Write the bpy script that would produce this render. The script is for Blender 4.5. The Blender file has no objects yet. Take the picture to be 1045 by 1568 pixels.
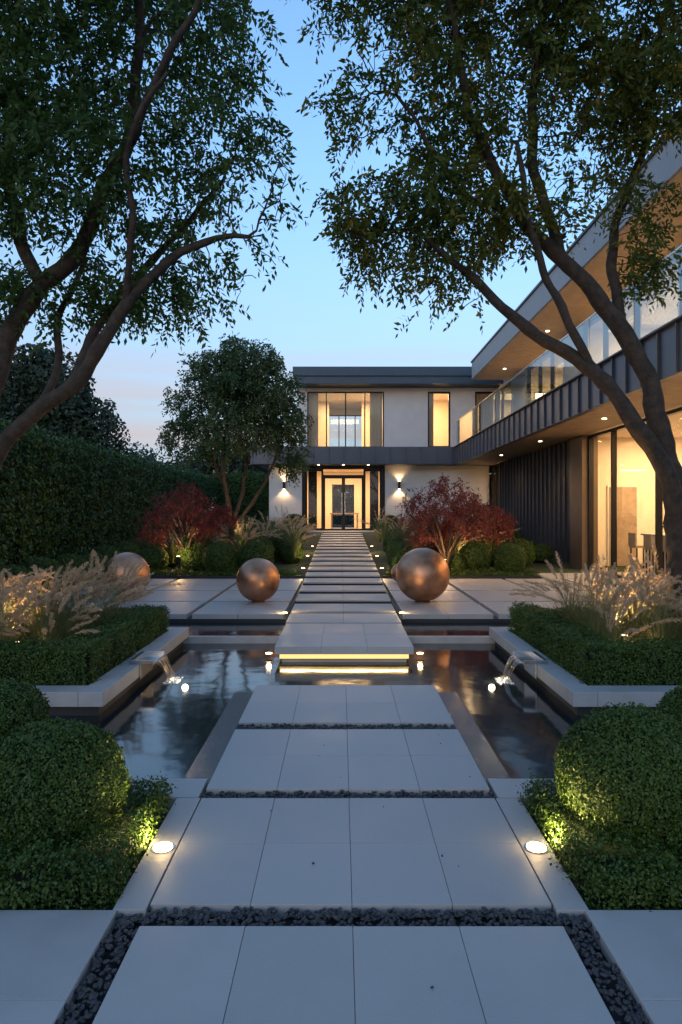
import bpy, math, random
import numpy as np
from mathutils import Vector
random.seed(7); rng=np.random.default_rng(11)
sc=bpy.context.scene
def link(o): sc.collection.objects.link(o); return o
def empty(name,loc=(0,0,0)):
    e=bpy.data.objects.new(name,None); e.empty_display_size=.2; link(e); return e
# ---------------- materials
def newmat(name):
    m=bpy.data.materials.new(name); m.use_nodes=True
    nt=m.node_tree; nt.nodes.clear()
    return m,nt,nt.nodes.new('ShaderNodeOutputMaterial')
def mat(name,col,rough=.6,metal=0,var=.15,vs=3.0,bump=0,bs=60,ior=1.45,col2=None,rvar=0):
    m,nt,out=newmat(name); N=nt.nodes; L=nt.links
    p=N.new('ShaderNodeBsdfPrincipled'); L.new(p.outputs[0],out.inputs[0])
    p.inputs['Metallic'].default_value=metal; p.inputs['Roughness'].default_value=rough; p.inputs['IOR'].default_value=ior
    tc=N.new('ShaderNodeTexCoord')
    n=N.new('ShaderNodeTexNoise'); n.inputs['Scale'].default_value=vs; n.inputs['Detail'].default_value=8; n.inputs['Roughness'].default_value=.65
    L.new(tc.outputs['Object'],n.inputs['Vector'])
    r=N.new('ShaderNodeValToRGB'); r.color_ramp.elements[0].position=.3; r.color_ramp.elements[1].position=.7
    c2=col2 if col2 else tuple(c*(1+var) for c in col); c1=col if col2 else tuple(c*(1-var) for c in col)
    r.color_ramp.elements[0].color=(*c1,1); r.color_ramp.elements[1].color=(*c2,1)
    L.new(n.outputs['Fac'],r.inputs[0]); L.new(r.outputs[0],p.inputs['Base Color'])
    if rvar:
        mr=N.new('ShaderNodeMapRange'); mr.inputs[3].default_value=rough-rvar; mr.inputs[4].default_value=rough+rvar
        L.new(n.outputs['Fac'],mr.inputs[0]); L.new(mr.outputs[0],p.inputs['Roughness'])
    if bump:
        n2=N.new('ShaderNodeTexNoise'); n2.inputs['Scale'].default_value=bs; n2.inputs['Detail'].default_value=6
        L.new(tc.outputs['Object'],n2.inputs['Vector'])
        b=N.new('ShaderNodeBump'); b.inputs['Strength'].default_value=bump; b.inputs['Distance'].default_value=.01
        L.new(n2.outputs['Fac'],b.inputs['Height']); L.new(b.outputs[0],p.inputs['Normal'])
    return m
def stonemat(name,col):
    m,nt,out=newmat(name); N=nt.nodes; L=nt.links
    p=N.new('ShaderNodeBsdfPrincipled'); L.new(p.outputs[0],out.inputs[0])
    tc=N.new('ShaderNodeTexCoord'); g=N.new('ShaderNodeNewGeometry')
    a=N.new('ShaderNodeTexNoise'); a.inputs['Scale'].default_value=1.7; a.inputs['Detail'].default_value=9; a.inputs['Roughness'].default_value=.7
    b=N.new('ShaderNodeTexNoise'); b.inputs['Scale'].default_value=160; b.inputs['Detail'].default_value=3
    for n in (a,b): L.new(tc.outputs['Object'],n.inputs['Vector'])
    s1=N.new('ShaderNodeMath'); s1.operation='MULTIPLY_ADD'; s1.inputs[1].default_value=.46; s1.inputs[2].default_value=.66; L.new(a.outputs['Fac'],s1.inputs[0])
    s2=N.new('ShaderNodeMath'); s2.operation='MULTIPLY_ADD'; s2.inputs[1].default_value=.18; L.new(b.outputs['Fac'],s2.inputs[0]); L.new(s1.outputs[0],s2.inputs[2])
    s3=N.new('ShaderNodeMath'); s3.operation='MULTIPLY_ADD'; s3.inputs[1].default_value=.09; L.new(g.outputs['Random Per Island'],s3.inputs[0]); L.new(s2.outputs[0],s3.inputs[2])
    v=N.new('ShaderNodeVectorMath'); v.operation='SCALE'; v.inputs[0].default_value=col; L.new(s3.outputs[0],v.inputs['Scale']); L.new(v.outputs[0],p.inputs['Base Color'])
    r=N.new('ShaderNodeMapRange'); r.inputs[1].default_value=.3; r.inputs[2].default_value=.7; r.inputs[3].default_value=.36; r.inputs[4].default_value=.68; L.new(a.outputs['Fac'],r.inputs[0]); L.new(r.outputs[0],p.inputs['Roughness'])
    bm=N.new('ShaderNodeBump'); bm.inputs['Strength'].default_value=.12; bm.inputs['Distance'].default_value=.01; L.new(b.outputs['Fac'],bm.inputs['Height']); L.new(bm.outputs[0],p.inputs['Normal'])
    return m
def leafmat(name,c1,c2,c3=None,trans=.35,rough=.5):
    m,nt,out=newmat(name); N=nt.nodes; L=nt.links
    g=N.new('ShaderNodeNewGeometry'); r=N.new('ShaderNodeValToRGB')
    r.color_ramp.elements[0].color=(*c1,1); r.color_ramp.elements[1].color=(*c2,1)
    if c3:
        e=r.color_ramp.elements.new(.93); e.color=(*c3,1); r.color_ramp.elements[-1].position=1
        r.color_ramp.elements[-1].color=(*c3,1); e2=r.color_ramp.elements.new(.72); e2.color=(*c2,1)
    tc=N.new('ShaderNodeTexCoord'); n=N.new('ShaderNodeTexNoise'); n.inputs['Scale'].default_value=1.6
    L.new(tc.outputs['Object'],n.inputs['Vector'])
    ma=N.new('ShaderNodeMath'); ma.operation='MULTIPLY_ADD'; ma.inputs[1].default_value=.6
    mb=N.new('ShaderNodeMath'); mb.operation='MULTIPLY_ADD'; mb.inputs[1].default_value=1.2; mb.inputs[2].default_value=-.4
    L.new(n.outputs['Fac'],mb.inputs[0]); L.new(g.outputs['Random Per Island'],ma.inputs[0]); L.new(mb.outputs[0],ma.inputs[2])
    L.new(ma.outputs[0],r.inputs[0])
    p=N.new('ShaderNodeBsdfPrincipled'); p.inputs['Roughness'].default_value=rough; p.inputs['Specular IOR Level'].default_value=.3
    t=N.new('ShaderNodeBsdfTranslucent'); mx=N.new('ShaderNodeMixShader'); mx.inputs[0].default_value=trans
    L.new(r.outputs[0],p.inputs['Base Color']); L.new(r.outputs[0],t.inputs[0])
    L.new(p.outputs[0],mx.inputs[1]); L.new(t.outputs[0],mx.inputs[2]); L.new(mx.outputs[0],out.inputs[0])
    return m
def emis(name,col,s):
    m,nt,out=newmat(name); e=nt.nodes.new('ShaderNodeEmission'); e.inputs[0].default_value=(*col,1); e.inputs[1].default_value=s
    nt.links.new(e.outputs[0],out.inputs[0]); return m
def glassmat(name,tint=(.95,.97,.97),base=.02,ior=1.5,sc_=1.0):
    m,nt,out=newmat(name); N=nt.nodes; L=nt.links
    t=N.new('ShaderNodeBsdfTransparent'); t.inputs[0].default_value=(*tint,1)
    g=N.new('ShaderNodeBsdfGlossy'); g.inputs['Roughness'].default_value=.01
    ge=N.new('ShaderNodeNewGeometry'); io=N.new('ShaderNodeMapRange'); io.inputs[3].default_value=ior; io.inputs[4].default_value=1/ior
    L.new(ge.outputs['Backfacing'],io.inputs[0])
    f=N.new('ShaderNodeFresnel'); L.new(io.outputs[0],f.inputs[0])
    a=N.new('ShaderNodeMath'); a.operation='MULTIPLY_ADD'; a.use_clamp=True; a.inputs[1].default_value=sc_; a.inputs[2].default_value=base
    L.new(f.outputs[0],a.inputs[0]); mx=N.new('ShaderNodeMixShader')
    L.new(a.outputs[0],mx.inputs[0]); L.new(t.outputs[0],mx.inputs[1]); L.new(g.outputs[0],mx.inputs[2]); L.new(mx.outputs[0],out.inputs[0])
    return m
def fallmat():
    # broken sheet of aerated water: streaks of white over clear
    m,nt,out=newmat('falling_water'); N=nt.nodes; L=nt.links
    tc=N.new('ShaderNodeTexCoord'); mp=N.new('ShaderNodeMapping'); mp.inputs['Scale'].default_value=(8,90,4)
    L.new(tc.outputs['Object'],mp.inputs[0]); n=N.new('ShaderNodeTexNoise'); n.inputs['Scale'].default_value=1; L.new(mp.outputs[0],n.inputs['Vector'])
    r=N.new('ShaderNodeMapRange'); r.inputs[1].default_value=.42; r.inputs[2].default_value=.62; r.inputs[3].default_value=.15; r.inputs[4].default_value=.85; L.new(n.outputs['Fac'],r.inputs[0])
    t=N.new('ShaderNodeBsdfTransparent'); d=N.new('ShaderNodeBsdfTranslucent'); d.inputs[0].default_value=(.85,.9,.95,1)
    g=N.new('ShaderNodeBsdfGlossy'); g.inputs['Roughness'].default_value=.12; m1=N.new('ShaderNodeMixShader'); m1.inputs[0].default_value=.5
    L.new(d.outputs[0],m1.inputs[1]); L.new(g.outputs[0],m1.inputs[2])
    mx=N.new('ShaderNodeMixShader'); L.new(r.outputs[0],mx.inputs[0]); L.new(t.outputs[0],mx.inputs[1]); L.new(m1.outputs[0],mx.inputs[2]); L.new(mx.outputs[0],out.inputs[0])
    return m
WARM=(1,.60,.27)
M_stone=stonemat('stone_paving',(.345,.335,.325))
M_grout=mat('grout',(.13,.13,.13),.9)
M_conc=mat('concrete_coping',(.33,.325,.32),.6,var=.14,vs=4,bump=.15,bs=80)
M_dark=mat('dark_base',(.02,.022,.025),.6)
M_soil=mat('soil',(.018,.014,.010),.95,var=.4,vs=20,bump=.6,bs=40)
M_grav=mat('black_gravel',(.018,.020,.024),.5,var=.5,vs=45,bump=.3,bs=200,col2=(.05,.052,.058))
M_ledge=mat('dark_granite',(.012,.014,.017),.22,vs=70,col2=(.05,.055,.06),bump=.3,bs=120)
M_ground=mat('ground_grass',(.018,.03,.012),.95,var=.35,vs=2,bump=.8,bs=25)
M_metal=mat('zinc_cladding',(.04,.046,.058),.42,metal=.3,var=.2,vs=1.5,bump=.03,bs=6)
M_band=mat('grey_metal_band',(.085,.097,.12),.4,metal=.3,var=.15,vs=1.2,bump=.03,bs=6)
M_roof=mat('roof_fascia_metal',(.04,.07,.105),.45,metal=.1,var=.08)
M_fascia=mat('light_fascia',(.36,.37,.38),.6,var=.06)
M_render=mat('white_render',(.60,.59,.58),.8,var=.07,vs=2,bump=.1,bs=120)
M_wood=mat('timber_soffit',(.31,.225,.155),.55,var=.22,vs=4)
M_frame=mat('window_frame',(.018,.018,.02),.35,metal=.5)
M_panel=mat('smoked_panel',(.03,.03,.03),.12,var=.3)
M_int=mat('interior_plaster',(.72,.62,.50),.8,var=.05)
M_intfl=mat('interior_floor',(.42,.36,.28),.35,var=.12)
M_cab=mat('kitchen_cabinet',(.62,.58,.52),.4,var=.05)
M_curt=mat('curtain',(.62,.52,.40),.9,var=.1,vs=9)
M_bronze=mat('bronze_pier',(.14,.095,.06),.4,metal=.3,var=.15)
M_copper=mat('copper_patina',(.26,.125,.07),.42,metal=.95,vs=2.2,col2=(.66,.36,.22),rvar=.12,bump=.10,bs=18)
M_steel=mat('stainless_steel',(.5,.5,.5),.25,metal=1,var=.08)
M_bark=mat('bark',(.020,.015,.011),.92,vs=11,col2=(.075,.052,.036),bump=1.0,bs=38)
M_foam=mat('water_foam',(.7,.72,.72),.6,var=.1)
M_glass=glassmat('window_glass',sc_=.55,base=.01)
M_glassR=glassmat('balustrade_glass',(.80,.88,.90),.12)
M_leafL=leafmat('tree_leaf',(.034,.078,.020),(.09,.155,.036),trans=.5)
M_leafR=leafmat('olive_leaf_uplit',(.036,.072,.014),(.11,.14,.022),(.34,.21,.025),trans=.5)  # yellow end of the ramp puts warm uplight into the leaf colour
M_leafM=leafmat('small_tree_leaf',(.045,.085,.035),(.10,.155,.06),trans=.4)
M_leafB=leafmat('boxwood_leaf',(.020,.052,.010),(.082,.135,.022),trans=.2)
M_leafH=leafmat('hedge_leaf',(.020,.058,.013),(.058,.12,.028),trans=.15)
M_leafD=leafmat('background_leaf',(.024,.042,.024),(.048,.072,.038),trans=.2)
M_red=leafmat('maple_leaf',(.085,.018,.022),(.21,.05,.045),(.34,.11,.05),trans=.45)
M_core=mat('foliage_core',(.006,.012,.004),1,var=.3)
M_grass=leafmat('grass_blade',(.07,.11,.035),(.24,.24,.10),trans=.35)
M_plume=leafmat('grass_plume',(.44,.32,.20),(.72,.58,.41),trans=.5,rough=.9)
M_lamp=emis('lamp_glow',(1,.66,.30),28)
M_lampS=emis('downlight_glow',(1,.72,.42),14)
M_pl=emis('pond_light_glow',(1,.80,.45),9)
M_led=emis('led_strip',(1,.64,.22),1.5)
def watermat():
    m,nt,out=newmat('pond_water'); N=nt.nodes; L=nt.links
    p=N.new('ShaderNodeBsdfPrincipled'); p.inputs['Base Color'].default_value=(.008,.013,.017,1)
    p.inputs['Roughness'].default_value=.09; p.inputs['IOR'].default_value=1.75
    tc=N.new('ShaderNodeTexCoord'); n=N.new('ShaderNodeTexNoise'); n.inputs['Scale'].default_value=2.2; n.inputs['Detail'].default_value=2.5
    L.new(tc.outputs['Object'],n.inputs['Vector']); b=N.new('ShaderNodeBump'); b.inputs['Strength'].default_value=.18; b.inputs['Distance'].default_value=.03
    L.new(n.outputs['Fac'],b.inputs['Height']); L.new(b.outputs[0],p.inputs['Normal']); L.new(p.outputs[0],out.inputs[0]); return m
M_water=watermat()
# ---------------- mesh helpers
def np_mesh(name,V,F,mats,parent=None,smooth=False,midx=None):
    V=np.asarray(V,dtype=np.float32); F=np.asarray(F,dtype=np.int32); k=F.shape[1]
    me=bpy.data.meshes.new(name); me.vertices.add(len(V)); me.vertices.foreach_set('co',V.ravel())
    me.loops.add(F.size); me.loops.foreach_set('vertex_index',F.ravel())
    me.polygons.add(len(F)); me.polygons.foreach_set('loop_start',np.arange(len(F),dtype=np.int32)*k)
    me.polygons.foreach_set('loop_total',np.full(len(F),k,dtype=np.int32))
    if smooth: me.polygons.foreach_set('use_smooth',np.ones(len(F),dtype=bool))
    for m in mats: me.materials.append(m)
    if midx is not None: me.polygons.foreach_set('material_index',np.asarray(midx,dtype=np.int32))
    me.update(calc_edges=True); me.validate()
    o=bpy.data.objects.new(name,me); link(o)
    if parent: o.parent=parent
    return o
class MB:
    def __init__(s): s.V=[];s.F=[];s.M=[];s.mats=[]
    def mi(s,m):
        if m not in s.mats: s.mats.append(m)
        return s.mats.index(m)
    def box(s,x0,x1,y0,y1,z0,z1,m):
        n=len(s.V)
        s.V+=[(x0,y0,z0),(x1,y0,z0),(x1,y1,z0),(x0,y1,z0),(x0,y0,z1),(x1,y0,z1),(x1,y1,z1),(x0,y1,z1)]
        for f in ((0,3,2,1),(4,5,6,7),(0,1,5,4),(1,2,6,5),(2,3,7,6),(3,0,4,7)): s.F.append(tuple(n+i for i in f)); s.M.append(s.mi(m))
    def disc(s,c,r,h,m,seg=24):
        n=len(s.V); x,y,z=c
        for k in range(seg):
            a=2*math.pi*k/seg; s.V.append((x+r*math.cos(a),y+r*math.sin(a),z)); s.V.append((x+r*math.cos(a),y+r*math.sin(a),z+h))
        mi=s.mi(m)
        for k in range(seg):
            a=n+2*k; b=n+2*((k+1)%seg); s.F.append((a,b,b+1,a+1)); s.M.append(mi)
        s.F.append(tuple(n+2*k+1 for k in range(seg))); s.M.append(mi)
        s.F.append(tuple(n+2*k for k in reversed(range(seg)))); s.M.append(mi)
    def build(s,name,parent=None,bevel=0):
        me=bpy.data.meshes.new(name); me.from_pydata(s.V,[],s.F)
        for m in s.mats: me.materials.append(m)
        me.polygons.foreach_set('material_index',s.M); me.update()
        o=bpy.data.objects.new(name,me); link(o)
        if parent: o.parent=parent
        if bevel:
            b=o.modifiers.new('b','BEVEL'); b.width=bevel; b.segments=2; b.limit_method='ANGLE'
        return o
def nz(v): return v/np.maximum(np.linalg.norm(v,axis=-1,keepdims=True),1e-9)
def leafquads(P,N,ln,wd,jit=.9):
    n=len(P); N=nz(N+rng.normal(0,jit*.5,(n,3))); t=nz(np.cross(N,rng.normal(0,1,(n,3)))); b=np.cross(N,t)
    s=rng.uniform(.7,1.3,(n,1)); l=t*ln*s*.5; w=b*wd*s*.5
    V=np.stack([P-l,P+w,P+l,P-w],1).reshape(-1,3); F=np.arange(4*n).reshape(-1,4); return V,F
def pn(P,f,seed=0):
    r=np.random.default_rng(seed); o=0
    for i in range(5):
        k=nz(r.normal(0,1,3))*f*(1+.5*i); o=o+np.sin(P@k+r.uniform(0,6.28))/(1+.4*i)
    return o/2.2
def ball(name,c,r,leaf=.02,dens=2.2,mt=None,parent=None,sq=(1,1,1),maxn=26000):
    mt=mt or M_leafB; c=np.array(c,float); sq=np.array(sq)
    n=int(min(maxn,dens*4*math.pi*r*r/(leaf*leaf*.3)))
    d=nz(rng.normal(0,1,(n,3))); d=d[d[:,2]>-.75]
    rr=r*(1+.045*pn(d,5,int(abs(c[0])*100)%97)+.03*pn(d,16,5)+rng.normal(0,.030,len(d)))
    P=c+d*rr[:,None]*sq; V,F=leafquads(P,d,leaf,leaf*.6,1.4)
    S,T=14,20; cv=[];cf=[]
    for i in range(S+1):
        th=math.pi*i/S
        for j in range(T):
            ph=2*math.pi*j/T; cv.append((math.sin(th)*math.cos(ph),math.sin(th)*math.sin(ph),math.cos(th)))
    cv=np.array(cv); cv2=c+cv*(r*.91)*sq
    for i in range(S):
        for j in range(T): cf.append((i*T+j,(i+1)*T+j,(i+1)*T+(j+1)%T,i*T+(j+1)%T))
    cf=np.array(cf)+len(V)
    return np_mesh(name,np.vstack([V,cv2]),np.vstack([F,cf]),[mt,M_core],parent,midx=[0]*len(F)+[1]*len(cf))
def hedgebox(name,boxes,leaf=.02,dens=2.0,mt=None,amp=.015,parent=None):
    mt=mt or M_leafB; Vs=[];Fs=[];n0=0; core=MB()
    for (x0,x1,y0,y1,z0,z1) in boxes:
        faces=[('z',z1,(x0,x1),(y0,y1),(0,0,1)),('y',y0,(x0,x1),(z0,z1),(0,-1,0)),('x',x0,(y0,y1),(z0,z1),(-1,0,0)),('x',x1,(y0,y1),(z0,z1),(1,0,0)),('y',y1,(x0,x1),(z0,z1),(0,1,0))]
        for ax,v,a,b,nn in faces:
            A=(a[1]-a[0])*(b[1]-b[0]); n=int(dens*A/(leaf*leaf*.3))
            if n<1: continue
            u=rng.uniform(a[0],a[1],n); w=rng.uniform(b[0],b[1],n); vv=np.full(n,v)
            P={'z':np.stack([u,w,vv],1),'y':np.stack([u,vv,w],1),'x':np.stack([vv,u,w],1)}[ax]
            Nn=np.tile(np.array(nn,float),(n,1))
            dd=amp*pn(P,9,3)+amp*.9*pn(P,25,4)+rng.normal(0,amp*.8,n)
            P=P+Nn*dd[:,None]; V,F=leafquads(P,Nn,leaf,leaf*.6,1.4); Vs.append(V);Fs.append(F+n0); n0+=len(V)
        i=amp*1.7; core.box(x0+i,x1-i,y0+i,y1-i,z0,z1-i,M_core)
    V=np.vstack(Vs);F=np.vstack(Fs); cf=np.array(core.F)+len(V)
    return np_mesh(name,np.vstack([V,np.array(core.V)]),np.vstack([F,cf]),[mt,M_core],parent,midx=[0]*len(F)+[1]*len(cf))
# ---------------- lights
def lamp(kind,name,loc,e,col=WARM,parent=None,size=.05,aim=None,spot=None,blend=.6,sy=None):
    l=bpy.data.lights.new(name,kind); l.energy=e; l.color=col
    if kind=='AREA':
        l.size=size
        if sy: l.shape='RECTANGLE'; l.size_y=sy
    elif kind=='SUN': l.angle=size
    else: l.shadow_soft_size=size
    if kind=='SPOT': l.spot_size=math.radians(spot or 80); l.spot_blend=blend
    o=bpy.data.objects.new(name,l); o.location=loc; link(o)
    if aim is not None: o.rotation_euler=(Vector(aim)-Vector(loc)).to_track_quat('-Z','Y').to_euler()
    if parent: o.parent=parent
    return o
# ---------------- world
w=bpy.data.worlds.new("World"); sc.world=w; w.use_nodes=True; nt=w.node_tree; nt.nodes.clear(); N=nt.nodes;L=nt.links
out=N.new('ShaderNodeOutputWorld'); bg=N.new('ShaderNodeBackground'); L.new(bg.outputs[0],out.inputs[0])
sky=N.new('ShaderNodeTexSky'); sky.sky_type='NISHITA'; sky.sun_disc=False
SE=math.radians(4); SR=math.radians(200)
sky.sun_elevation=SE; sky.sun_rotation=SR; sky.air_density=1.0; sky.dust_density=.8; sky.ozone_density=2.9
tc=N.new('ShaderNodeTexCoord'); sp=N.new('ShaderNodeSeparateXYZ'); L.new(tc.outputs['Generated'],sp.inputs[0])
hz=N.new('ShaderNodeMapRange'); hz.interpolation_type='SMOOTHSTEP'; hz.inputs[1].default_value=-.06; hz.inputs[2].default_value=.58; hz.inputs[3].default_value=.95; hz.inputs[4].default_value=.15
L.new(sp.outputs[2],hz.inputs[0])
m0=N.new('ShaderNodeMix'); m0.data_type='RGBA'; L.new(hz.outputs[0],m0.inputs[0]); L.new(sky.outputs[0],m0.inputs[6]); m0.inputs[7].default_value=(.58,.63,.84,1)
mp=N.new('ShaderNodeMapping'); mp.inputs['Scale'].default_value=(1.0,1.0,13)
L.new(tc.outputs['Generated'],mp.inputs[0]); cn=N.new('ShaderNodeTexNoise'); cn.inputs['Scale'].default_value=1.9; cn.inputs['Detail'].default_value=7
L.new(mp.outputs[0],cn.inputs['Vector']); cr=N.new('ShaderNodeMapRange'); cr.inputs[1].default_value=.42; cr.inputs[2].default_value=.58
L.new(cn.outputs['Fac'],cr.inputs[0])
hm=N.new('ShaderNodeMapRange'); hm.inputs[1].default_value=.08; hm.inputs[2].default_value=.26; hm.inputs[3].default_value=.9; hm.inputs[4].default_value=0
L.new(sp.outputs[2],hm.inputs[0]); mu=N.new('ShaderNodeMath'); mu.operation='MULTIPLY'; L.new(cr.outputs[0],mu.inputs[0]); L.new(hm.outputs[0],mu.inputs[1])
mx=N.new('ShaderNodeMix'); mx.data_type='RGBA'; L.new(mu.outputs[0],mx.inputs[0]); L.new(m0.outputs[2],mx.inputs[6]); mx.inputs[7].default_value=(.84,.70,.70,1)
L.new(mx.outputs[2],bg.inputs[0]); bg.inputs[1].default_value=.80
sun=lamp('SUN','sun',(0,-20,10),.22,(1,.82,.68),size=math.radians(20))
sdir=Vector((math.sin(SR)*math.cos(SE),math.cos(SR)*math.cos(SE),math.sin(math.radians(14))))
sun.rotation_euler=(-sdir).to_track_quat('-Z','Y').to_euler()
# ---------------- camera
cd=bpy.data.cameras.new('camera'); cam=bpy.data.objects.new('camera',cd); link(cam); cam.location=(0,0,1.6); cam.rotation_euler=(math.radians(90),0,0)
cd.sensor_fit='VERTICAL'; cd.sensor_height=36; cd.sensor_width=24; cd.lens=24; cd.clip_end=1000; cd.clip_start=.05; sc.camera=cam
sc.view_settings.view_transform='Standard'; sc.view_settings.look='None'; sc.view_settings.exposure=0
# ---------------- ground
def gz(y):
    return float(np.interp(y,[-1e3,9.9,10.0,15.2,27,1e3],[-.35,-.35,.04,.04,.74,.74]))
ys=[-300,-50,0,5,9.9,10.0,12,15.2]+list(np.linspace(16,27,12))+[40,80,200,500]
xs=[-400,-100,-40,-20,-10,-5,0,5,10,20,40,100,400]
V=[(x,y,gz(y)) for y in ys for x in xs]; nx=len(xs)
F=[(j*nx+i,j*nx+i+1,(j+1)*nx+i+1,(j+1)*nx+i) for j in range(len(ys)-1) for i in range(nx-1)]
np_mesh('ground',V,F,[M_ground])
# ---------------- paving
g=.0012
XE=[-.78,-.37,.045,.455,.86]
def tiles(mb,xe,ye,z0,z1,m=M_stone,grout=True):
    for i in range(len(xe)-1):
        for j in range(len(ye)-1):
            dz=random.uniform(-.0008,.0008)
            mb.box(xe[i]+g,xe[i+1]-g,ye[j]+g,ye[j+1]-g,z0,z1+dz,m)
    if grout: mb.box(xe[0]+.006,xe[-1]-.006,ye[0]+.006,ye[-1]-.006,z0+.004,z1-.0045,M_grout)
p=MB()
tiles(p,XE,[-1,.4,1.5,2.64],-.055,0)
tiles(p,XE,[2.785,3.30,3.82],-.055,0)
tiles(p,[-.92,-.785],[2.745,3.82],-.055,0); tiles(p,[.865,1.0],[2.745,3.82],-.055,0)
tiles(p,XE,[3.945,4.49,5.03],-.055,0)
tiles(p,XE,[5.19,5.75,6.31],-.055,0)
tiles(p,[-2.2,-1.3,-.80],[3.83,4.1],-.055,0); tiles(p,[.88,1.4,2.3],[3.83,4.1],-.055,0)
p.box(-.775,.855,2.6,6.29,-.34,-.062,M_dark); p.box(-3.6,-.80,2.6,4.095,-.34,-.062,M_dark); p.box(.88,3.6,2.6,4.095,-.34,-.062,M_dark)
p.box(-3.6,3.6,-1.5,2.58,-.34,-.062,M_dark)
p.build('garden_path',bevel=.0015)
p=MB(); tiles(p,[-3.6,-2.1,-.90],[-1,.6,2.24,2.745],-.055,0); tiles(p,[.98,2.2,3.7],[-1,.6,2.24,2.745],-.055,0)
p.build('side_pavement',bevel=.0015)
bpy.ops.mesh.primitive_ico_sphere_add(subdivisions=2,radius=1); ico=bpy.context.object
iv=np.array([v.co[:] for v in ico.data.vertices]); iff=np.array([p_.vertices[:] for p_ in ico.data.polygons]); bpy.data.objects.remove(ico)
def pebbles(name,rects,size,dens,z,stray=0,m=None,parent=None):
    Vs=[];n=0
    def add(x,y,zz,s):
        nonlocal n
        sc3=np.array([s*random.uniform(.8,1.4),s*random.uniform(.7,1.1),s*random.uniform(.45,.8)])
        a=random.uniform(0,6.28); q=iv*(1+.12*np.sin(iv@rng.normal(0,2.5,3))[:,None])*sc3
        t=random.uniform(-.5,.5); c,s_=math.cos(a),math.sin(a)
        q=np.stack([q[:,0]*c-q[:,1]*s_,q[:,0]*s_+q[:,1]*c,q[:,2]+q[:,0]*t],1)
        Vs.append(q+np.array([x,y,zz])); n+=1
    for (x0,x1,y0,y1) in rects:
        for _ in range(int((x1-x0)*(y1-y0)/(size*size)*dens)):
            add(random.uniform(x0,x1),random.uniform(y0,y1),z+random.uniform(-.008,.008),size*.5*random.uniform(.6,1.25))
    for _ in range(stray): add(random.uniform(-.7,.8),random.uniform(1.9,5),.003,.0045*random.uniform(.6,1.3))
    V=np.vstack(Vs); F=(iff[None]+(np.arange(n)*len(iv))[:,None,None]).reshape(-1,3)
    return np_mesh(name,V,F,[m or M_grav],parent,smooth=True)
pebbles('gravel',[(-.895,-.785,1.4,2.74),(.865,.975,1.4,2.74),(-.78,.86,2.648,2.778),(-.79,.87,3.83,3.937),(-.78,.86,5.035,5.185)],.021,1.5,-.018,stray=14)
gm=MB()
gm.box(-.98,-.786,4.105,6.30,-.34,-.062,M_ledge); gm.box(.866,1.06,4.105,6.30,-.34,-.062,M_ledge)
gm.build('pond_ledge')
# ---------------- pond
wm=MB(); wm.box(-4.8,4.8,4.102,8.7,-.3,-.07,M_water); wm.build('pond')
wm=MB(); wm.box(-3.2,3.2,8.76,9.88,-.3,-.0,M_water); wm.build('upper_pond')
wm=MB(); wm.box(-3.2,-.77,8.67,8.755,-.3,.015,M_conc); wm.box(.83,3.2,8.67,8.755,-.3,.015,M_conc); wm.build('pond_weir',bevel=.004)
p=MB(); tiles(p,[-.73,-.22,.29,.80],[7.5,8.25,9.05],.035,.12,grout=False); p.box(-.72,.79,7.51,9.04,.040,.115,M_grout); p.box(-.60,.67,7.72,9.0,-.33,.034,M_dark); p.build('stone_bridge',bevel=.002)
led=MB(); led.box(-.68,.75,7.555,7.57,-.022,.030,M_led); led.box(-.69,.76,7.571,7.66,-.023,.033,M_dark); led.box(-.66,.73,7.60,7.70,-.20,-.024,M_conc); led.build('led_strip')
lamp('AREA','led_strip_light',(.035,7.53,.01),2.5,(1,.66,.26),size=1.4,sy=.03,aim=(.035,7.2,-.3))
# treads
p=MB()
Y=9.12
while Y<26.9:
    d=.82; z=.125+.04*max(0,Y-9.9)
    tiles(p,[-.74,.035,.81],[Y,Y+d],z-.028,z,grout=False); p.box(-.73,.80,Y+.01,Y+d,z-.35,z-.030,M_dark); p.box(-.73,.80,Y+d+.001,Y+d+.17,z-.35,z-.075,M_dark); Y+=d+.17  # dark riser and gap boxes paint the shadow line below each tread edge
tiles(p,[-1.7,-.6,.6,1.9],[27.02,27.98],.74,.83,grout=False)
p.build('stepped_path',bevel=.003)
p=MB()
def patio(xe,ye):
    for i in range(len(xe)-1):
        for j in range(len(ye)-1):
            xm=(xe[i]+xe[i+1])/2; a,b_=ye[j]+(.0 if j==0 else .05),ye[j+1]-.05
            p.box(xe[i]+.04,xm-.002,a,b_,.03,.12,M_stone); p.box(xm+.002,xe[i+1]-.04,a,b_,.03,.12,M_stone)
ye=[9.9,11.3,12.9,15.2]
patio([-6.2,-4.9,-3.6,-2.2,-.80],ye); patio([.87,2.25,3.6,4.9,6.05],ye); patio([4.55,6.05],[15.2,17,19])
p.box(-9,-.8,5.0,9.85,-.34,-.32,M_dark)
p.box(-6.2,-.8,9.885,15.2,-.3,.05,M_dark); p.box(.87,6.05,9.885,15.2,-.3,.05,M_dark); p.box(4.55,6.05,15.2,19,-.3,.055,M_dark)
p.build('patio',bevel=.003)
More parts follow.
